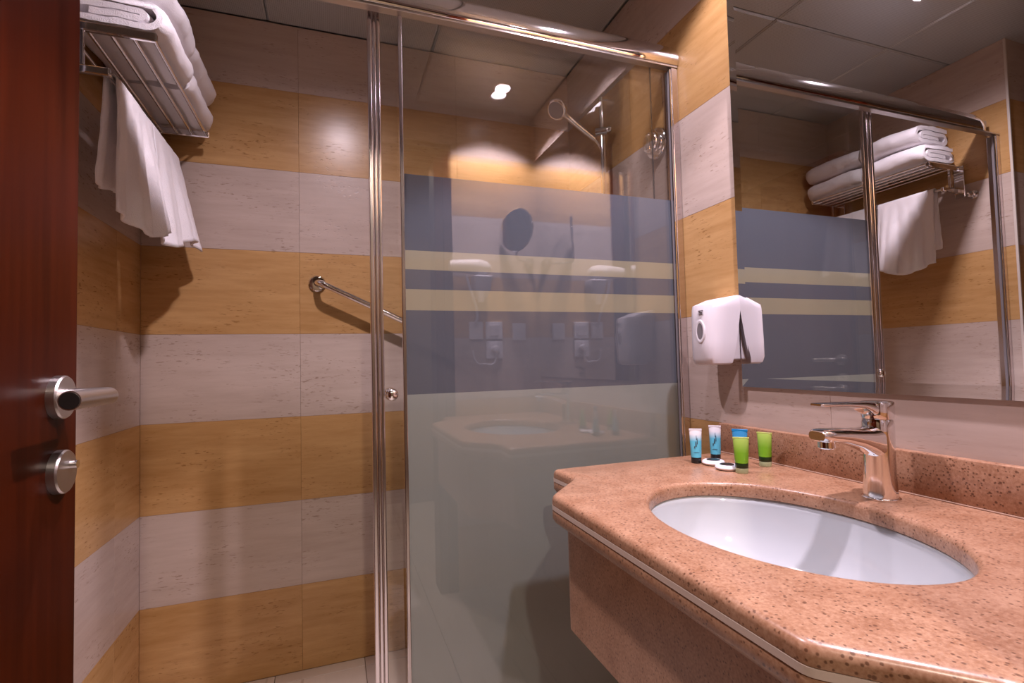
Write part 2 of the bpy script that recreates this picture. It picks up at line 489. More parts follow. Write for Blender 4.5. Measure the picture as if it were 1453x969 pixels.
DFX, DEY = -1.318, -1.17      # face and free edge of the open door
bm = bmesh.new(); box(bm, (DFX-.042, YR+.016, 0.008), (DFX, DEY, DH-.006), .0015, 1)
door = tag(obj('door_1', bm, WOOD), 'dark mahogany door standing open at the left edge', None, None, 'structure')
dh = obj('door_handle', lathe(bmesh.new(), [(.0265, 0), (.0265, .0085), (.025, .0105), (.0, .0105)], (DFX, -1.222, 1.051), (1, 0, 0), 32), STEEL, door, 35)
bm = bmesh.new(); hx = DFX+.054
tube(bm, smooth_path([(DFX+.009, -1.222, 1.051), (DFX+.040, -1.222, 1.051), (hx, -1.222, 1.051), (hx, -1.236, 1.051), (hx, -1.325, 1.051)], 3), .0105, 20)
lv = obj('lever', bm, STEEL, dh, 50)
obj('end_cap', lathe(bmesh.new(), [(.0092, 0), (.0092, .001), (0, .001)], (hx, -1.325, 1.051), (0, -1, 0), 20), DARKMETAL, dh, 35)
lk = obj('lock_rose', lathe(bmesh.new(), [(.0265, 0), (.0265, .0085), (.025, .0105), (.0, .0105)], (DFX, -1.219, 0.960), (1, 0, 0), 32), STEEL, door, 35)
bm = bmesh.new(); tube(bm, [(DFX+.0105, -1.211, .967), (DFX+.018, -1.211, .967)], .005, 14); obj('thumb_turn', bm, CHROME, lk, 40)

# ------------------------------------------------------------------ shower enclosure
sc_ = tag(empty('shower_screen', (-0.8, -0.72, 0)), 'chrome framed fixed shower glass screen with blue and frosted bands', 'shower screen')
# header : flat guide rail below, rounded cover above
HP = [(-.726, 1.968), (-.750, 1.968), (-.7545, 1.9695), (-.7565, 1.974), (-.7575, 1.985), (-.7568, 1.998), (-.7540, 2.011), (-.7490, 2.022), (-.7420, 2.031), (-.7340, 2.0370), (-.726, 2.040)]
def header_loop(x, k):
    return [(x, -.726 + (y+.726)*(.4+.6*k), 1.968 + (z-1.968)*k) for y, z in HP]
bm = bmesh.new()
loft(bm, [header_loop(-1.522, .30), header_loop(-1.515, .62), header_loop(-1.498, .88), header_loop(-1.470, 1), header_loop(-.04, 1), header_loop(-0.0015, 1)])
obj('header_rail', bm, CHROME, sc_, 42)
bm = bmesh.new(); box(bm, (-W+.001, -0.752, 1.962), (-0.0015, -0.728, 1.9678), .0008, 1); obj('guide_plate', bm, STEEL, sc_)
bm = bmesh.new(); box(bm, (-W+.03, -0.7255, 2.000), (-0.01, -0.690, 2.030), .002, 1); obj('roller_track', bm, STEEL, sc_)
# wall channels
for x0, x1, dy in ((-W+.001, -W+.022, 0.0), (-0.024, -0.0012, 0.0)):
    ch = obj('wall_channel', box(bmesh.new(), (x0, -0.750, 0.03), (x1, -0.716, 1.9615), .002, 2), ALU, sc_)
    xm = x1 if x0 < -1 else x0
    s = 1 if x0 < -1 else -1
    obj('channel_lip', box(bmesh.new(), (xm, -0.748, .03), (xm+s*.006, -0.744, 1.957), .001, 1), CHROME, ch)
    obj('channel_seal', box(bmesh.new(), (xm, -0.742, .03), (xm+s*.005, -0.7335, 1.957), .0005, 1), GREYP, ch)
# fixed pane with its films
FX0, FX1 = -0.833, -0.024
fx = obj('fixed_pane', box(bmesh.new(), (FX0, YS, 0.045), (FX1, YS+.006, 1.9615)), GLASS, sc_)
for z0, z1, m, nm in ((1.366, 1.560, FILM_B, 'blue_band'), (1.318, 1.366, FILM_Y, 'frosted_band'), (1.268, 1.318, FILM_B, 'blue_band'),
                      (1.215, 1.268, FILM_Y, 'frosted_band'), (1.005, 1.215, FILM_B, 'blue_band'), (0.046, 1.005, FILM_C, 'frosted_field')):
    bm = bmesh.new()
    vs = [bm.verts.new(q) for q in ((FX0+.004, YS+.0068, z0), (FX1, YS+.0068, z0), (FX1, YS+.0068, z1), (FX0+.004, YS+.0068, z1))]
    bm.faces.new(vs)
    obj(nm, bm, m, fx)
obj('edge_profile', box(bmesh.new(), (FX0-.004, YS-.002, 0.045), (FX0+.005, YS+.010, 1.9615), .0015, 2), ALU, sc_)
obj('sill_rail', box(bmesh.new(), (-W+.001, -0.756, 0.0005), (-0.0015, -0.684, 0.045), .004, 2), ALU, sc_)
# sliding door, pushed open behind the fixed pane
sd = tag(empty('sliding_shower_door', (-0.49, -0.70, 0.05)), 'clear sliding shower door pushed open behind the banded screen', 'shower door')
obj('pane', box(bmesh.new(), (-0.885, -0.703, 0.056), (-0.066, -0.698, 1.994)), GLASS, sd)
obj('glass_edge', box(bmesh.new(), (-0.0662, -0.7032, 0.056), (-0.0642, -0.6978, 1.994)), DARKMETAL, sd)
for x0, x1, y0, y1 in ((-0.911, -0.900, -0.712, -0.690), (-0.8985, -0.890, -0.710, -0.692), (-0.889, -0.880, -0.712, -0.690)):
    obj('edge_profile', box(bmesh.new(), (x0, y0, 0.050), (x1, y1, 1.995), .0025, 3), ALU, sd)
bm = bmesh.new()
lathe(bm, [(.006, 0), (.006, .012), (.013, .015), (.0155, .022), (.0145, .030), (.009, .035), (0, .036)], (-0.864, -0.703, 1.007), (0, -1, 0), 24)
kn = obj('knob', bm, CHROME, sd, 60)
lathe(bm := bmesh.new(), [(.006, 0), (.006, .010), (.013, .013), (.0155, .020), (.0145, .028), (.009, .033), (0, .034)], (-0.864, -0.698, 1.007), (0, 1, 0), 24)
obj('knob', bm, CHROME, sd, 60)

# grab bar on the back wall
gb = tag(empty('grab_bar', (-0.78, 0, 1.26)), 'slanted chrome grab bar on the striped shower wall', 'grab bar')
p0, p1 = Vector((-1.052, 0, 1.386)), Vector((-0.50, 0, 1.128))
yb = -0.064
bm = bmesh.new()
pts = [p0+Vector((0, -.008, 0)), p0+Vector((.001, yb*.55, -.001)), p0+Vector((.012, yb, -.006)), p0+Vector((.05, yb, -.0235)), p1+Vector((-.05, yb, .0235)), p1+Vector((-.012, yb, .006)), p1+Vector((-.001, yb*.55, .001)), p1+Vector((0, -.008, 0))]
tube(bm, smooth_path(pts, 2), .0115, 16); obj('bar', bm, CHROME, gb, 60)
for p in (p0, p1):
    obj('flange', lathe(bmesh.new(), [(.030, .0005), (.030, .006), (.026, .010), (.014, .011)], p, (0, -1, 0), 28), CHROME, gb, 40)

# hand shower on its slide bar, right wall
hs = tag(empty('hand_shower', (-0.045, -0.375, 1.4)), 'chrome hand shower on a wall slide bar inside the shower', 'shower')
bx_, by_ = -0.048, -0.375
bm = bmesh.new(); tube(bm, [(bx_, by_, 1.33), (bx_, by_, 2.055)], .0095, 16); obj('slide_bar', bm, CHROME, hs, 60)
for z in (1.345, 2.04):
    bm = bmesh.new(); tube(bm, [(-.0005, by_, z), (bx_+.003, by_, z)], [.014, .010], 16); obj('bracket', bm, CHROME, hs, 60)
bm = bmesh.new(); tube(bm, [(bx_+.012, by_-.014, 1.925), (bx_-.020, by_+.012, 1.925)], [.015, .0165], 16)
hold = obj('holder', bm, CHROME, hs, 60)
bm = bmesh.new(); lathe(bm, [(.010, 0), (.012, .012), (.009, .020), (0, .021)], (bx_+.010, by_-.012, 1.928), (.7, -.7, 0), 16); obj('clamp_knob', bm, CHROME, hold, 60)
hA = Vector((bx_-.022, by_+.02, 1.905)); hB = Vector((-0.185, -0.345, 1.990))
bm = bmesh.new(); tube(bm, smooth_path([hA, hA.lerp(hB, .5)+Vector((0, 0, -.004)), hB], 2), [.0095]*4 + [.0110]*4 + [.0130]*4, 14)
hd = obj('handle', bm, CHROME, hs, 60)
hdir = Vector((-.62, -.38, -.62)).normalized()
hc = Vector((-0.212, -0.335, 2.006))
bm = bmesh.new(); lathe(bm, [(.010, -.030), (.026, -.022), (.038, -.006), (.040, .004), (.037, .008), (.030, .009)], hc, hdir, 28); obj('spray_head', bm, CHROME, hs, 50)
bm = bmesh.new(); lathe(bm, [(.030, .0092), (.028, .011), (0, .0112)], hc, hdir, 28); obj('spray_face', bm, GREYP, hs, 40)
bm = bmesh.new(); tube(bm, smooth_path([hA, (-.036, -.352, 1.87), (-.0275, -.341, 1.80), (-.0275, -.341, 1.3), (-.05, -.36, .85), (-.03, -.44, 1.0), (-.012, -.45, 1.10)], 3), .006, 10); obj('hose', bm, CHROME, hs, 60)
# round shower valve
sv = tag(empty('shower_valve', (0, -0.65, 1.775)), 'round chrome shower valve on the right wall behind glass', 'valve')
obj('escutcheon', lathe(bmesh.new(), [(.052, .0005), (.052, .006), (.047, .012), (.028, .014)], (0, -.640, 1.775), (-1, 0, 0), 36), CHROME, sv, 40)
obj('dial', lathe(bmesh.new(), [(.034, .013), (.036, .020), (.036, .030), (.031, .036), (0, .039)], (0, -.640, 1.775), (-1, 0, 0), 32), CHROME, sv, 40)
bm = bmesh.new(); tube(bm, [(-.036, -.640, 1.80), (-.040, -.640, 1.752)], .006, 12); obj('pointer', bm, CHROME, sv, 50)

# ------------------------------------------------------------------ towel shelf on the left wall
SZ = 1.885
ts = tag(empty('towel_shelf', (-W, -0.33, 1.88)), 'chrome rod towel shelf with lower rail on the left shower wall', 'towel shelf')
ys0, ys1 = -0.605, -0.065
for y in (ys0, ys1):
    br = obj('side_bar', box(bmesh.new(), (-W+.006, y-.006, SZ-.022), (-1.388, y+.006, SZ-.0005), .003, 2), CHROME, ts)
    obj('wall_plate', box(bmesh.new(), (-W+.0005, y-.020, 1.745), (-W+.007, y+.020, SZ), .003, 2), CHROME, ts)
    obj('rail_arm', box(bmesh.new(), (-W+.006, y-.006, 1.764), (-1.480, y+.006, 1.783), .003, 2), CHROME, ts)
    obj('strut', box(bmesh.new(), (-1.545, y-.005, 1.783), (-1.530, y+.005, SZ-.014), .002, 2), CHROME, ts)
for x in (-1.578, -1.533, -1.488, -1.443, -1.400):
    bm = bmesh.new(); tube(bm, [(x, ys0, SZ-.006), (x, ys1, SZ-.006)], .0048, 12); obj('rod', bm, CHROME, ts, 60)
bm = bmesh.new(); tube(bm, [(-1.490, ys0, 1.775), (-1.490, ys1, 1.775)], .006, 12); obj('towel_rail', bm, CHROME, ts, 60)

def fold_path():
    t = .0195; P = []
    def arc(cx, cz, r, a0, a1, n=7):
        for k in range(n+1):
            a = math.radians(a0+(a1-a0)*k/n); P.append((cx+r*math.cos(a), cz+r*math.sin(a)))
    P.append((.06, .030)); P.append((.11, .030)); 
    arc(.160, .040, .010, -90, 90)
    P.append((.09, .050)); arc(.030, .030, .020, 90, 270)
    P.append((.10, .010)); arc(.178, .040, .030, -90, 90, 10)
    P.append((.10, .0705)); P.append((.03, .0705)); P.append((.004, .069))
    return P

def folded_towel(name, y0, y1, zb, seed, label, dx=0.0):
    P = fold_path(); t = .0083
    # resample
    Q = []
    for a, b in zip(P[:-1], P[1:]):
        d = math.dist(a, b); n = max(1, int(d/.012))
        for k in range(n): Q.append((a[0]+(b[0]-a[0])*k/n, a[1]+(b[1]-a[1])*k/n))
    Q.append(P[-1])
    L_, R_ = [], []
    for i, q in enumerate(Q):
        a = Q[max(0, i-1)]; b = Q[min(len(Q)-1, i+1)]
        d = Vector((b[0]-a[0], b[1]-a[1])).normalized(); n = Vector((-d.y, d.x))
        L_.append((q[0]+n.x*t, q[1]+n.y*t)); R_.append((q[0]-n.x*t, q[1]-n.y*t))
    loop = L_ + R_[::-1]
    bm = bmesh.new(); loops = []
    ny = 26
    for j in range(ny+1):
        v = j/ny; y = y0+(y1-y0)*v
        e = min(v, 1-v)
        sh = 1 - 0.06*max(0, 1-e*12)
        L = []
        for u, z in loop:
            q = Vector((u*9+seed*5.3, y*9, z*14+seed))
            d = noise.noise_vector(q)*.008 + noise.noise_vector(q*3.5)*.0032
            uu = .1+(u-.1)*sh + d.x; zz = .04+(z-.04)*sh + max(-.002, d.z) + .004*math.sin(v*PI)
            L.append((-W+.012+dx+uu, y+d.y*1.2, zb+zz))
        loops.append(L)
    loft(bm, loops)
    o = obj(name, bm, TOWEL, None, 70)
    return tag(o, label, 'towel', 'folded towels on the chrome shelf')
folded_towel('folded_towel', -0.600, -0.345, SZ+.0035, 1, 'lower near white folded bath towel on the chrome shelf', .006)
folded_towel('folded_towel', -0.325, -0.045, SZ+.0035, 2, 'lower far white folded bath towel on the chrome shelf', -.002)
folded_towel('folded_towel', -0.585, -0.335, SZ+.093, 3, 'upper near white folded bath towel, top of the stack', .010)
folded_towel('folded_towel', -0.320, -0.040, SZ+.093, 4, 'upper far white folded bath towel, top of the stack', .004)

def hanging_towel(y0, y1, zf, zb, seed, label, flare, amp):
    """cloth draped over the lower rail; front drop to zf, back drop to zb"""
    bm = bmesh.new()
    xr, zr, r = -1.490, 1.775, .0125
    prof = []
    nf, nb = 30, 22
    for k in range(nf): prof.append(('f', 1-k/(nf-1)))
    for k in range(1, 8): prof.append(('t', k/8))
    for k in range(nb): prof.append(('b', k/(nb-1)))
    ny = 46; rings = []
    for kind, s in prof:
        row = []
        for j in range(ny+1):
            v = j/ny; y = y0+(y1-y0)*v
            wv = math.sin(v*PI*5.2+seed) + .55*math.sin(v*PI*11+seed*2.1) + .5*noise.noise(Vector((v*7, seed, s*1.5)))
            if kind == 'f':
                x = xr + r + (amp*wv)*s**.9 + s*(flare[0]+(flare[1]-flare[0])*min(1, v*1.5))
                z = zr - s*(zr-zf - .018*math.sin(v*7+seed) - flare[2]*v)
                yy = y + .012*s*math.sin(v*9+seed)*.6 
            elif kind == 't':
                a = PI*s; x = xr + r*math.cos(a); z = zr + r*math.sin(a); yy = y
            else:
                x = xr - r + amp*.5*wv*s - .02*s; z = zr - s*(zr-zb - .01*math.sin(v*6+seed*3)); yy = y
            d = noise.noise_vector(Vector((x*25, yy*25, z*25+seed)))*.002
            row.append((x+d.x, yy+d.y, z+d.z))
        rings.append(row)
    loft(bm, rings, cap=False, close=False)
    o = obj('hanging_towel', bm, TOWEL, None, 179)
    md = o.modifiers.new('thick', 'SOLIDIFY'); md.thickness = .006; md.offset = 0
    return tag(o, label, 'towel', 'towels hanging from the lower rail')
hanging_towel(-0.572, -0.337, 1.445, 1.535, 1.3, 'near white towel hanging over the lower rail by the door side', (-.012, .048, .0), .010)
hanging_towel(-0.325, -0.074, 1.452, 1.54, 3.1, 'far white towel hanging over the lower rail near the corner', (.026, .062, .03), .010)
# small chrome robe hook beside the shelf
rh = tag(empty('robe_hook', (-W, -0.655, 1.745)), 'small round chrome hook on the wall beside the towel shelf', 'hook')
obj('rosette', lathe(bmesh.new(), [(.017, .0005), (.017, .006), (.009, .008)], (-W, -.655, 1.745), (1, 0, 0), 20), CHROME, rh, 40)
obj('peg', lathe(bmesh.new(), [(.007, .007), (.007, .022), (.012, .026), (.012, .031), (0, .033)], (-W, -.655, 1.745), (1, 0, 0), 20), CHROME, rh, 40)

# ------------------------------------------------------------------ vanity
Y0, Y1 = -0.884, YR+.0015
YM = (Y0+Y1)/2
def outline():
    half = [(-.001, Y0), (-.512, Y0), (-.508, Y0-.103), (-.606, Y0-.205)]
    other = [(x, 2*YM-y) for x, y in half][::-1]
    return half + other          # runs from the back corner round the front to the rear corner
OUT = outline()
SXC, SYC, SA, SB = -0.335, -1.370, 0.180, 0.243

def offset_poly(P, d):
    n = len(P); R_ = []
    for i in range(n):
        a, b, c = Vector(P[i-1]), Vector(P[i]), Vector(P[(i+1) % n])
        e1 = (b-a).normalized(); e2 = (c-b).normalized()
        n1 = Vector((-e1.y, e1.x)); n2 = Vector((-e2.y, e2.x))
        if SIGN < 0: n1, n2 = -n1, -n2
        m = (n1+n2); m = m/max(.3, m.dot(n1)) if m.length > 1e-6 else n1
        s = d
        q = b + m*s
        # edges on the walls do not move
        if b.x > -.01: q.x = b.x
        R_.append((q.x, q.y))
    return R_
area = sum(OUT[i][0]*OUT[(i+1) % len(OUT)][1]-OUT[(i+1) % len(OUT)][0]*OUT[i][1] for i in range(len(OUT)))
SIGN = 1 if area > 0 else -1
def fine(P, rr=0.010):
    """round the corners a little and subdivide"""
    n = len(P); R_ = []
    for i in range(n):
        a, b, c = Vector(P[i-1]), Vector(P[i]), Vector(P[(i+1) % n])
        if b.x > -.02: R_.append((b.x, b.y)); continue
        u = (a-b).normalized()*rr; v = (c-b).normalized()*rr
        for t in (0, .25, .5, .75, 1):
            q = (b+u)*(1-t)**2 + b*2*t*(1-t) + (b+v)*t*t
            R_.append((q.x, q.y))
    return R_
def ray_poly(P, c, a):
    d = Vector((math.cos(a), math.sin(a))); best = None
    for i in range(len(P)):
        p, q = Vector(P[i]), Vector(P[(i+1) % len(P)])
        e = q-p; den = d.x*e.y-d.y*e.x
        if abs(den) < 1e-12: continue
        w_ = p-Vector(c); t = (w_.x*e.y-w_.y*e.x)/den; s = (w_.x*d.y-w_.y*d.x)/den
        if t > 0 and -1e-6 <= s <= 1+1e-6 and (best is None or t < best): best = t
    return (c[0]+d.x*best, c[1]+d.y*best)
base_pts = fine(OUT)
angs = sorted(set([round(math.atan2(y-SYC, x-SXC), 5) for x, y in base_pts] + [round(-PI+2*PI*k/96, 5) for k in range(96)]))
def ring(off):
    P = fine(offset_poly(OUT, off)) if off else base_pts
    return [ray_poly(P, (SXC, SYC), a) for a in angs]
def ell(sa, sb):
    out = []
    for a in angs:
        # same direction from the centre, on the ellipse
        c, s = math.cos(a), math.sin(a); r = 1/math.sqrt((c/sa)**2+(s/sb)**2)
        out.append((SXC+c*r, SYC+s*r))
    return out
def slab_ring(name, levels, m, parent, hole=True, sm=40):
    """levels: list of (loop, z) going from the inner bottom over the top to the outer bottom; closed"""
    bm = bmesh.new()
    loops = [[(x, y, z) for x, y in L] for L, z in levels]
    rings = [[bm.verts.new(p) for p in L] for L in loops]
    n = len(angs)
    for i in range(len(rings)):
        A, B = rings[i], rings[(i+1) % len(rings)]
        for j in range(n):
            k = (j+1) % n
            bm.faces.new((A[j], A[k], B[k], B[j]))
    return obj(name, bm, m, parent, sm)
van = tag(empty('vanity_counter', (-0.3, YM, 0.56)), 'salmon speckled stone washbasin counter with stepped front edge', 'countertop')
ZT = 0.825
slab_ring('worktop', [(ell(SA-.002, SB-.002), ZT-.027), (ell(SA-.002, SB-.002), ZT-.009), (ell(SA, SB), ZT-.004), (ell(SA+.004, SB+.004), ZT-.0008), (ell(SA+.008, SB+.008), ZT),
          (ring(.012), ZT), (ring(.006), ZT-.0015), (ring(.002), ZT-.005), (ring(0), ZT-.011), (ring(0), ZT-.0200), (ring(.001), ZT-.0205), (ring(.03), ZT-.0205), (ring(.03), ZT-.027)], GRANITE, van, sm=50)
slab_ring('pale_stripe', [(ring(.028), ZT-.0208), (ring(-.0006), ZT-.0208), (ring(-.0006), ZT-.0290), (ring(.028), ZT-.0290)], INLAY, van)
slab_ring('lower_edge', [(ell(SA+.03, SB+.03), ZT-.0294), (ring(.001), ZT-.0294), (ring(0), ZT-.0305), (ring(0), ZT-.046), (ring(.004), ZT-.053), (ring(.010), ZT-.057), (ell(SA+.03, SB+.03), ZT-.057)], GRANITE, van, sm=50)
slab_ring('apron', [(ring(.050), ZT-.0575), (ring(.026), ZT-.0575), (ring(.026), .572), (ring(.028), .570), (ring(.050), .570)], GRANITE, van)
bm = bmesh.new(); box(bm, (-.021, Y0-.001, ZT+.0004), (-.0008, Y1, ZT+.077), .003, 2); obj('backsplash', bm, GRANITE, van, 40)
bm = bmesh.new(); tube(bm, [(-.0215, Y0-.003, ZT+.0012), (-.0215, Y1+.003, ZT+.0010)], .0016, 8); obj('sealant_line', bm, SILICONE, van, 60)

# washbasin
sk = tag(empty('washbasin', (SXC, SYC, .66)), 'white oval porcelain washbasin set under the stone counter', 'sink')
bm = bmesh.new(); loops = []
prof = [(1.055, .7965), (1.0, .7965), (.992, .785), (.975, .765), (.94, .738), (.87, .707), (.75, .682), (.58, .666), (.38, .658), (.20, .655), (.105, .654)]
nn = 72
for s, z in prof:
    loops.append([(SXC+math.cos(2*PI*k/nn)*SA*1.0*s, SYC+math.sin(2*PI*k/nn)*SB*s, z) for k in range(nn)])
loft(bm, loops, cap=False)
o = obj('bowl', bm, PORC, sk, 179); md = o.modifiers.new('thick', 'SOLIDIFY'); md.thickness = .009; md.offset = -1.0
obj('drain', lathe(bmesh.new(), [(.024, .6545), (.024, .657), (.019, .6575), (.017, .6555), (0, .6555)], (SXC, SYC, 0), (0, 0, 1), 28), CHROME, sk, 40)
#obj('overflow', lathe(bmesh.new(), [(.011, .0), (.011, .002), (.007, .0025), (.006, .0005), (0, .0005)], (SXC+SA*.945, SYC, .742), (-.86, 0, .5), 20), CHROME, sk, 40)

# faucet
FY = -1.360; FXc = -.092
fa = tag(empty('basin_faucet', (FXc, FY, ZT)), 'chrome single lever faucet behind the washbasin', 'faucet')
obj('base_ring', lathe(bmesh.new(), [(.0295, .0004), (.0295, .003), (.0275, .0045), (.020, .0045)], (FXc, FY, ZT), (0, 0, 1), 36), CHROME, fa, 40)
bm = bmesh.new()
loops = []
for z, rx, ry, dx in ((.004, .0262, .0262, 0), (.02, .0252, .0255, 0), (.045, .0240, .0245, .0005), (.075, .0235, .0240, .001), (.098, .0240, .0245, .001), (.118, .0248, .0248, .001), (.134, .0245, .0245, .001), (.1392, .0225, .0225, .001)):
    loops.append([(FXc+dx+rx*math.cos(2*PI*k/32), FY+ry*math.sin(2*PI*k/32), ZT+z) for k in range(32)])
loft(bm, loops); obj('body', bm, CHROME, fa, 60)
# spout : lofted along -X
bm = bmesh.new(); loops = []
for x, zc, w_, h_, r in ((-.085, .100, .044, .062, .020), (-.108, .1010, .044, .056, .019), (-.125, .1045, .043, .044, .016), (-.150, .1105, .042, .033, .013), (-.185, .1165, .040, .026, .011), (-.215, .119, .039, .0225, .010), (-.232, .1195, .037, .0205, .010), (-.2375, .1195, .030, .014, .006)):
    loops.append([(x, FY+a, ZT+zc+b) for a, b in rrect(0, 0, w_, h_, r, 5)])
loft(bm, loops); obj('spout', bm, CHROME, fa, 50)
obj('aerator', lathe(bmesh.new(), [(.0128, 0), (.0128, -.012), (.0115, -.0135), (.0095, -.0135), (.0095, -.011), (0, -.011)], (-.2165, FY, ZT+.1105), (0, 0, 1), 28), CHROME, fa, 40)
# lever cap and blade
bm = bmesh.new()
lathe(bm, [(.0225, .1395), (.0245, .1412), (.0255, .148), (.0258, .166), (.0250, .1688), (.0225, .1700), (.0, .1704)], (FXc+.002, FY, ZT), (0, 0, 1), 36)
lvr = obj('lever_cap', bm, CHROME, fa, 40)
bm = bmesh.new(); loops = []
for x, zt, th, w_ in ((-.090, .1690, .0250, .030), (-.104, .1697, .0250, .0335), (-.116, .1703, .0215, .0355), (-.126, .1706, .0160, .036), (-.140, .1712, .0098, .035), (-.175, .1722, .0062, .031), (-.215, .1730, .0050, .029), (-.232, .1733, .0048, .026), (-.2365, .1732, .0035, .020)):
    loops.append([(x, FY+a, ZT+zt-th/2+b) for a, b in rrect(0, 0, w_, th, th*.42, 4)])
loft(bm, loops); obj('lever', bm, CHROME, lvr, 50)

# wall mirror with a bevelled border
wm = None
bm = bmesh.new()
my0, my1, mz0, mz1, bv = -0.964, YR+.008, 1.002, 2.112, 0.022
xi, xe = -.0060, -.0072
o_ = [(my0, mz0), (my1, mz0), (my1, mz1), (my0, mz1)]
i_ = [(my0-bv, mz0+bv), (my1+bv, mz0+bv), (my1+bv, mz1-bv), (my0-bv, mz1-bv)]
Oo = [bm.verts.new((xe, y, z)) for y, z in o_]; Ii = [bm.verts.new((xi, y, z)) for y, z in i_]; Bb = [bm.verts.new((-.0008, y, z)) for y, z in o_]
bm.faces.new(Ii)
for k in range(4):
    l = (k+1) % 4
    bm.faces.new((Oo[k], Oo[l], Ii[l], Ii[k])); bm.faces.new((Oo[k], Oo[l], Bb[l], Bb[k]))
bm.faces.new(Bb)
wm = tag(obj('wall_mirror', bm, MIRROR), 'large frameless wall mirror above the washbasin counter', 'mirror')

# soap dispenser beside the mirror
sdp = tag(empty('soap_dispenser', (0, -0.917, 1.06)), 'white wall soap dispenser with oval window beside the mirror', 'soap dispenser')
def dloop(z, depth, hw, back):
    P = []
    n = 18
    yc = -.918
    P.append((-back, yc+hw)) 
    for k in range(n+1):
        a = PI*k/n
        cs, sn = math.cos(a), math.sin(a)
        P.append((-back-.010-(depth-back-.010)*abs(sn)**.62, yc+hw*(abs(cs)**.62)*(1 if cs >= 0 else -1)))
    P.append((-back, yc-hw))
    return [(x, y, z) for x, y in P]
bm = bmesh.new()
loft(bm, [dloop(1.060, .086, .040, .040), dloop(1.064, .094, .046, .036), dloop(1.078, .100, .049, .033), dloop(1.12, .102, .049, .022), dloop(1.17, .102, .049, .012), dloop(1.205, .101, .049, .006), dloop(1.216, .098, .049, .004), dloop(1.232, .052, .047, .003), dloop(1.239, .012, .044, .002)])
obj('cover', bm, WHITEP, sdp, 42)
bm = bmesh.new(); box(bm, (-.0345, -.958, 1.072), (-.0010, -.878, 1.215), .003, 2)
obj('back_plate', bm, PALEP, sdp)
def oval(x, yc, zc, ry, rz, n=28): return [(x, yc+ry*math.cos(2*PI*k/n), zc+rz*math.sin(2*PI*k/n)) for k in range(n)]
bm = bmesh.new(); yw = -.926
loft(bm, [oval(-.0995, yw, 1.147, .0165, .030), oval(-.1035, yw, 1.147, .0165, .030), oval(-.1043, yw, 1.147, .0145, .028), oval(-.1030, yw, 1.147, .0110, .0215)], cap=False)
obj('window_rim', bm, WHITEP, sdp, 50)
bm = bmesh.new(); loft(bm, [oval(-.1005, yw, 1.147, .0112, .0218), oval(-.1030, yw, 1.147, .0112, .0218)]); obj('window', bm, GREYP, sdp)
bm = bmesh.new()
for k, (w_, z) in enumerate(((.016, 1.2005), (.012, 1.1965), (.015, 1.1925))):
    box(bm, (-.1034, yw-.004-w_/2, z-.0009), (-.1010, yw-.004+w_/2, z+.0009))
obj('maker_mark', bm, GREYP, sdp)

# ------------------------------------------------------------------ toiletries
def tube_bottle(name, x, y, rz, body, cap, crimp, print_, label, capr=.0125, h=.082, caph=.014, wd=.0165, grp='small toiletry tubes on the counter'):
    t = tag(empty(name, (x, y, ZT+.0003)), label, 'toiletry tube', grp)
    t.rotation_euler = (0, 0, rz)
    def part(nm, bm, m, sm=40):
        o = link(nm, mesh(bm, nm, sm), m, t); return o
    part('cap', lathe(bmesh.new(), [(capr*.96, 0), (capr, .001), (capr, caph-.001), (capr*.95, caph)], (0, 0, 0), (0, 0, 1), 24), cap)
    bm = bmesh.new(); loops = []
    for s in (0, .06, .3, .6, .85, .94):
        z = caph+(h-caph)*s
        rx = capr*1.02*(1-s)+wd*s; ry = capr*1.02*max(.07, (1-s)**.8)
        loops.append([(rx*math.cos(2*PI*k/24), ry*math.sin(2*PI*k/24), z) for k in range(24)])
    part('body', loft(bm, loops), body, 50)
    bm = bmesh.new(); box(bm, (-wd*1.01, -.0013, caph+(h-caph)*.925), (wd*1.01, .0013, h), .0004, 1); part('crimp', bm, crimp)
    if print_:
        bm = bmesh.new()
        for (px, pz, w_, hh) in print_:
            s = (pz-caph)/(h-caph); yy = -capr*1.02*max(.07, (1-s)**.8)
            s2 = (pz+hh-caph)/(h-caph); y2 = -capr*1.02*max(.07, (1-s2)**.8)
            vs = [bm.verts.new(q) for q in ((px, yy-.0006, pz), (px+w_, yy-.0006, pz), (px+w_*.8, y2-.0006, pz+hh), (px+w_*.2, y2-.0006, pz+hh))]
            bm.faces.new(vs)
        part('print', bm, simple(name+'_ink', (.03, .06, .08), .5))
    return t

def grad(name, c0, c1, z0, z1, rough=.25):
    m, nt, b = mat(name); L = nt.links.new
    tc = N(nt, 'ShaderNodeTexCoord'); sp = N(nt, 'ShaderNodeSeparateXYZ'); L(tc.outputs['Object'], sp.inputs[0])
    mr = N(nt, 'ShaderNodeMapRange'); mr.inputs[1].default_value = z0; mr.inputs[2].default_value = z1; L(sp.outputs[2], mr.inputs[0])
    mx = N(nt, 'ShaderNodeMix', data_type='RGBA'); mx.inputs[6].default_value = (*c0, 1); mx.inputs[7].default_value = (*c1, 1)
    L(mr.outputs[0], mx.inputs[0]); L(mx.outputs[2], b.inputs['Base Color']); b.inputs['Roughness'].default_value = rough
    return m
BLUET = grad('blue_tube', (.10, .42, .56), (.72, .72, .76), .052, .070)
BLUE2 = simple('bright_blue', (.012, .26, .62), .3)
BLUEB = simple('blue_gel', (.05, .30, .60), .25)
GREENB = grad('green_gel', (.16, .36, .02), (.36, .52, .10), .035, .066)
GREENC = simple('lime_crimp', (.50, .60, .14), .35)
GCAP = simple('dark_green_cap', (.012, .030, .006), .3)
CLEARCAP = simple('clear_green_cap', (.45, .55, .32), .2)
PALEC = simple('pale_crimp', (.70, .68, .72), .35)
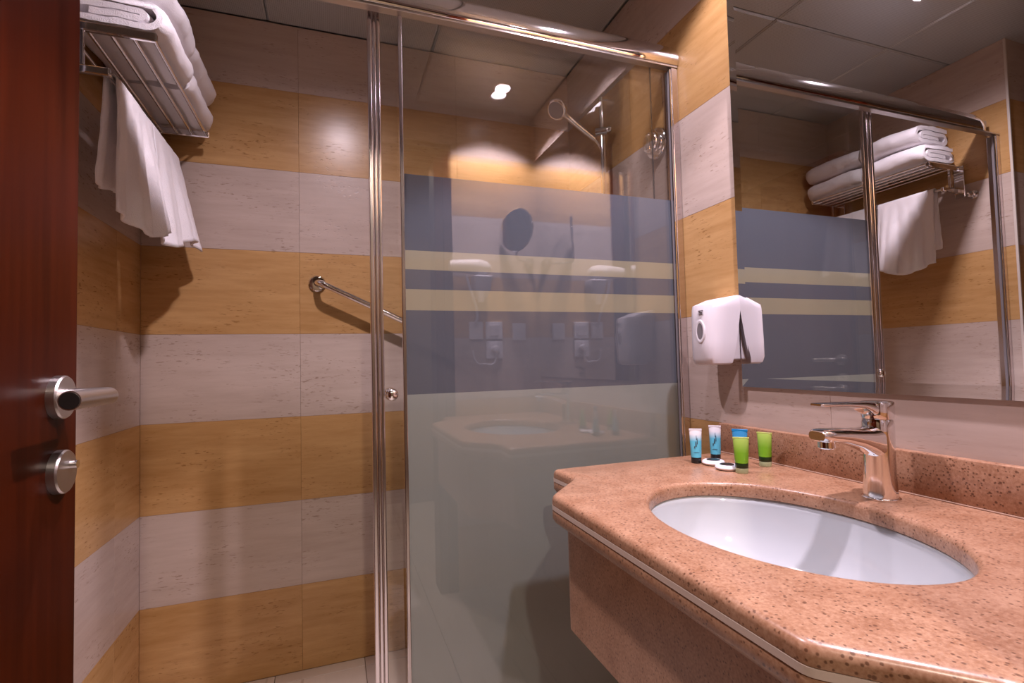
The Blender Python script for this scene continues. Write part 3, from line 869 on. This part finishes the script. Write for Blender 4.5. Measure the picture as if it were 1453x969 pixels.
marks = [(-.002, .040, .0035, .012), (.002, .046, .002, .014), (-.005, .036, .003, .005), (.0005, .056, .0014, .010), (-.008, .026, .016, .0012)]
view = lambda x, y: math.atan2(CAM.y-y, CAM.x-x)+PI/2
tube_bottle('shampoo_tube', -.172, -.978, view(-.172, -.978)+.1, BLUET, BLACKP, PALEC, marks, 'pale blue tube with black cap nearest the shower glass', capr=.0118, wd=.0145)
tube_bottle('shampoo_tube', -.103, -.966, view(-.103, -.966)-.15, BLUET, BLACKP, PALEC, marks, 'pale blue tube with black cap standing against the backsplash end', capr=.0118, wd=.0145, h=.084)
tube_bottle('lotion_tube', -.122, -1.068, view(-.122, -1.068)-.1, BLUEB, BLACKP, BLUE2, None, 'bright blue tube half hidden behind a green tube', h=.088)
def green(x, y, rz, label):
    t = tube_bottle('shower_gel_tube', x, y, rz, GREENB, GCAP, GREENC, None, label, capr=.0135, wd=.0165, h=.072, caph=.012)
    return t
for x, y, rz, lab in ((-.155, -1.105, view(-.155, -1.105)+.1, 'green tube in front of the bright blue tube beside the round soaps'), (-.057, -1.075, view(-.057, -1.075)-.3, 'green tube standing alone nearest the faucet')):
    g_ = green(x, y, rz, lab)
    # transparent foot of the cap
    for c in g_.children: c.location.z = .012
    link('cap_foot', mesh(lathe(bmesh.new(), [(.0130, 0), (.0133, .001), (.0133, .0118), (.012, .012)], (0, 0, 0), (0, 0, 1), 24), 'cap_foot', 40), CLEARCAP, g_)
    g_.scale = (1, 1, .92)
for x, y, z, lab in ((-.150, -1.011, 0, 'round wrapped soap with dark label nearer the blue tubes'), (-.160, -1.066, 0, 'round wrapped soap with dark label nearer the green tube')):
    s_ = tag(empty('wrapped_soap', (x, y, ZT+.0003)), lab, 'soap', 'round soaps on the counter')
    link('soap_disc', mesh(lathe(bmesh.new(), [(.020, 0), (.0245, .002), (.026, .005), (.0245, .009), (.021, .011), (0, .0115)], (0, 0, 0), (0, 0, 1), 32), 'soap_disc', 40), WHITEP, s_)
    link('label_dot', mesh(lathe(bmesh.new(), [(.0155, .0112), (.0150, .0121), (0, .0122)], (0, 0, 0), (0, 0, 1), 28), 'label_dot', 40), BLACKP, s_)

# ------------------------------------------------------------------ things on the rear wall (seen in the glass)
YW = YR+.0005
mm = tag(empty('magnifying_mirror', (-.10, YW, 1.60)), 'round chrome magnifying mirror on a wall arm by the corner', 'mirror')
mc, mn = Vector((-.158, -1.735, 1.715)), Vector((-.86, .50, 0.02)).normalized()
bm = bmesh.new(); lathe(bm, [(.100, -.006), (.106, -.003), (.107, .003), (.103, .006), (.098, .006)], mc, mn, 44); obj('rim', bm, CHROME, mm, 50)
bm = bmesh.new(); lathe(bm, [(.099, .0045), (.0985, .0050), (0, .0050)], mc, mn, 44); obj('mirror_face', bm, DARKMIR, mm, 40)
bm = bmesh.new(); tube(bm, smooth_path([mc+Vector((0, 0, -.105)), mc+Vector((0, 0, -.140)), mc+Vector((.02, -.01, -.145)), (-.055, -1.80, 1.572)], 2), .006, 12); obj('arm', bm, CHROME, mm, 60)
bm = bmesh.new(); tube(bm, [(-.055, -1.80, 1.565), (-.055, -1.80, 1.595)], .008, 12); obj('joint', bm, CHROME, mm, 60)
bm = bmesh.new(); lathe(bm, [(.026, 0), (.026, .006), (.012, .012), (.010, .052), (0, .052)], (-.055, YW, 1.58), (0, 1, 0), 24); obj('wall_mount', bm, CHROME, mm, 40)

hdv = tag(empty('hair_dryer', (-.34, YW, 1.40)), 'white wall hair dryer hanging in its holder near the doorway', 'hair dryer')
bm = bmesh.new(); yd = YW+.055
loops = []
for x, ry, rz, zc in ((-.470, .024, .024, 1.540), (-.468, .029, .029, 1.540), (-.43, .030, .031, 1.541), (-.38, .033, .036, 1.540), (-.33, .036, .038, 1.538), (-.295, .032, .033, 1.535), (-.275, .020, .020, 1.532)):
    loops.append([(x, yd+ry*math.cos(2*PI*k/20), zc+rz*math.sin(2*PI*k/20)) for k in range(20)])
loft(bm, loops); hb = obj('barrel', bm, WHITEP, hdv, 60)
bm = bmesh.new(); tube(bm, [(-.478, yd, 1.540), (-.466, yd, 1.540)], .026, 20); obj('nozzle', bm, PALEP, hb, 40)
bm = bmesh.new(); loops = []
for z, w_, d in ((1.53, .046, .040), (1.49, .044, .038), (1.42, .038, .032), (1.37, .030, .026)):
    loops.append([(-.325+a, yd+b, z) for a, b in rrect(0, 0, w_, d, .012, 4)])
loft(bm, loops); obj('grip', bm, WHITEP, hdv, 50)
bm = bmesh.new(); loops = []
for z, w_, d in ((1.495, .088, .088), (1.49, .092, .092), (1.43, .080, .076), (1.40, .062, .058), (1.395, .056, .052)):
    loops.append([(-.318+a, YW+d/2+b, z) for a, b in rrect(0, 0, w_, d, .014, 4)])
loft(bm, loops); obj('holder', bm, WHITEP, hdv, 50)
bm = bmesh.new(); tube(bm, smooth_path([(-.395, yd, 1.50), (-.385, yd+.01, 1.44), (-.352, yd, 1.36), (-.338, yd-.02, 1.30), (-.345, YW+.02, 1.27)], 3), .0065, 10); obj('cord', bm, WHITEP, hdv, 60)

def plate(name, xc, zc, kind, label, w_=.086):
    t = tag(empty(name, (xc, YW, zc)), label, 'socket' if kind == 'socket' else 'switch', 'wall plates below the hair dryer')
    obj('frame', box(bmesh.new(), (xc-w_/2, YW, zc-.043), (xc+w_/2, YW+.010, zc+.043), .003, 2), WHITEP, t)
    if kind == 'switch':
        obj('rocker', box(bmesh.new(), (xc-.027, YW+.010, zc-.027), (xc+.027, YW+.014, zc+.027), .002, 2), PALEP, t)
    elif kind == 'socket':
        obj('socket_face', lathe(bmesh.new(), [(.030, .0100), (.030, .0112), (0, .0112)], (xc, YW, zc), (0, 1, 0), 28), PALEP, t, 40)
    else:
        obj('cover', box(bmesh.new(), (xc-.033, YW+.010, zc-.033), (xc+.033, YW+.012, zc+.033), .001, 1), WHITEP, t)
    return t
plate('wall_switch', -.247, 1.236, 'switch', 'white wall switch plate directly above the socket with plug')
so = plate('wall_socket', -.247, 1.140, 'socket', 'white wall socket holding the hair dryer plug')
plate('wall_switch', -.340, 1.236, 'blank', 'plain white wall plate left of the switch, under the hair dryer', .07)
plate('wall_switch', -.115, 1.230, 'blank', 'plain white wall plate nearest the mirror corner', .07)
pg = tag(empty('power_plug', (-.247, YW+.0115, 1.140)), 'white plug with looped cord in the wall socket', 'plug')
obj('plug_body', lathe(bmesh.new(), [(.019, .0), (.020, .012), (.016, .028), (0, .030)], (-.247, YW+.0115, 1.143), (0, 1, 0), 20), WHITEP, pg, 50)
bm = bmesh.new(); tube(bm, smooth_path([(-.247, YW+.030, 1.128), (-.247, YW+.03, 1.085), (-.272, YW+.028, 1.063), (-.300, YW+.02, 1.075), (-.330, YW+.015, 1.068), (-.352, YW+.010, 1.095), (-.358, YW+.007, 1.14)], 3), .0045, 10); obj('plug_cord', bm, WHITEP, pg, 60)

# ------------------------------------------------------------------ lamps
def downlight(loc, label, watt, col, size, blend, es, grp=True, name='downlight', rad=.03):
    t = tag(empty(name, loc), label, 'downlight', 'recessed ceiling lights' if grp else None)
    x, y, z = loc
    obj('trim_ring', lathe(bmesh.new(), [(.047, -.0005), (.047, -.003), (.042, -.0045), (.036, -.003), (.034, .004), (.040, .004)], (x, y, z), (0, 0, 1), 36, cap=False), CHROME, t, 40)
    e = obj('lamp_face', lathe(bmesh.new(), [(.0345, -.0012), (.0345, -.0002), (0, -.0002)][::-1] + [(0, -.0012)], (x, y, z), (0, 0, 1), 32, cap=False), emit(name+'_glow', col, es), t)
    lamp('downlight_beam', Vector(loc)+Vector((0, 0, -.012)), watt, col, size, blend, rad)
    return t
downlight(LAMP_A, 'recessed ceiling light above the washbasin, nearer the entrance door', WATT_A, COL_A, 108, 0.15, 22.0)
downlight(LAMP_D, 'recessed ceiling light above the washbasin, nearer the shower screen', WATT_D, COL_A, 112, 0.25, 22.0)
downlight(LAMP_B, 'recessed ceiling light in front of the open side of the shower', WATT_B, COL_B, 160, 1.0, 22.0, rad=.03)
hl = downlight(LAMP_H, 'small round recessed ceiling light in the hallway behind the doorway', WATT_H, COL_H, 150, 0.4, 16.0)
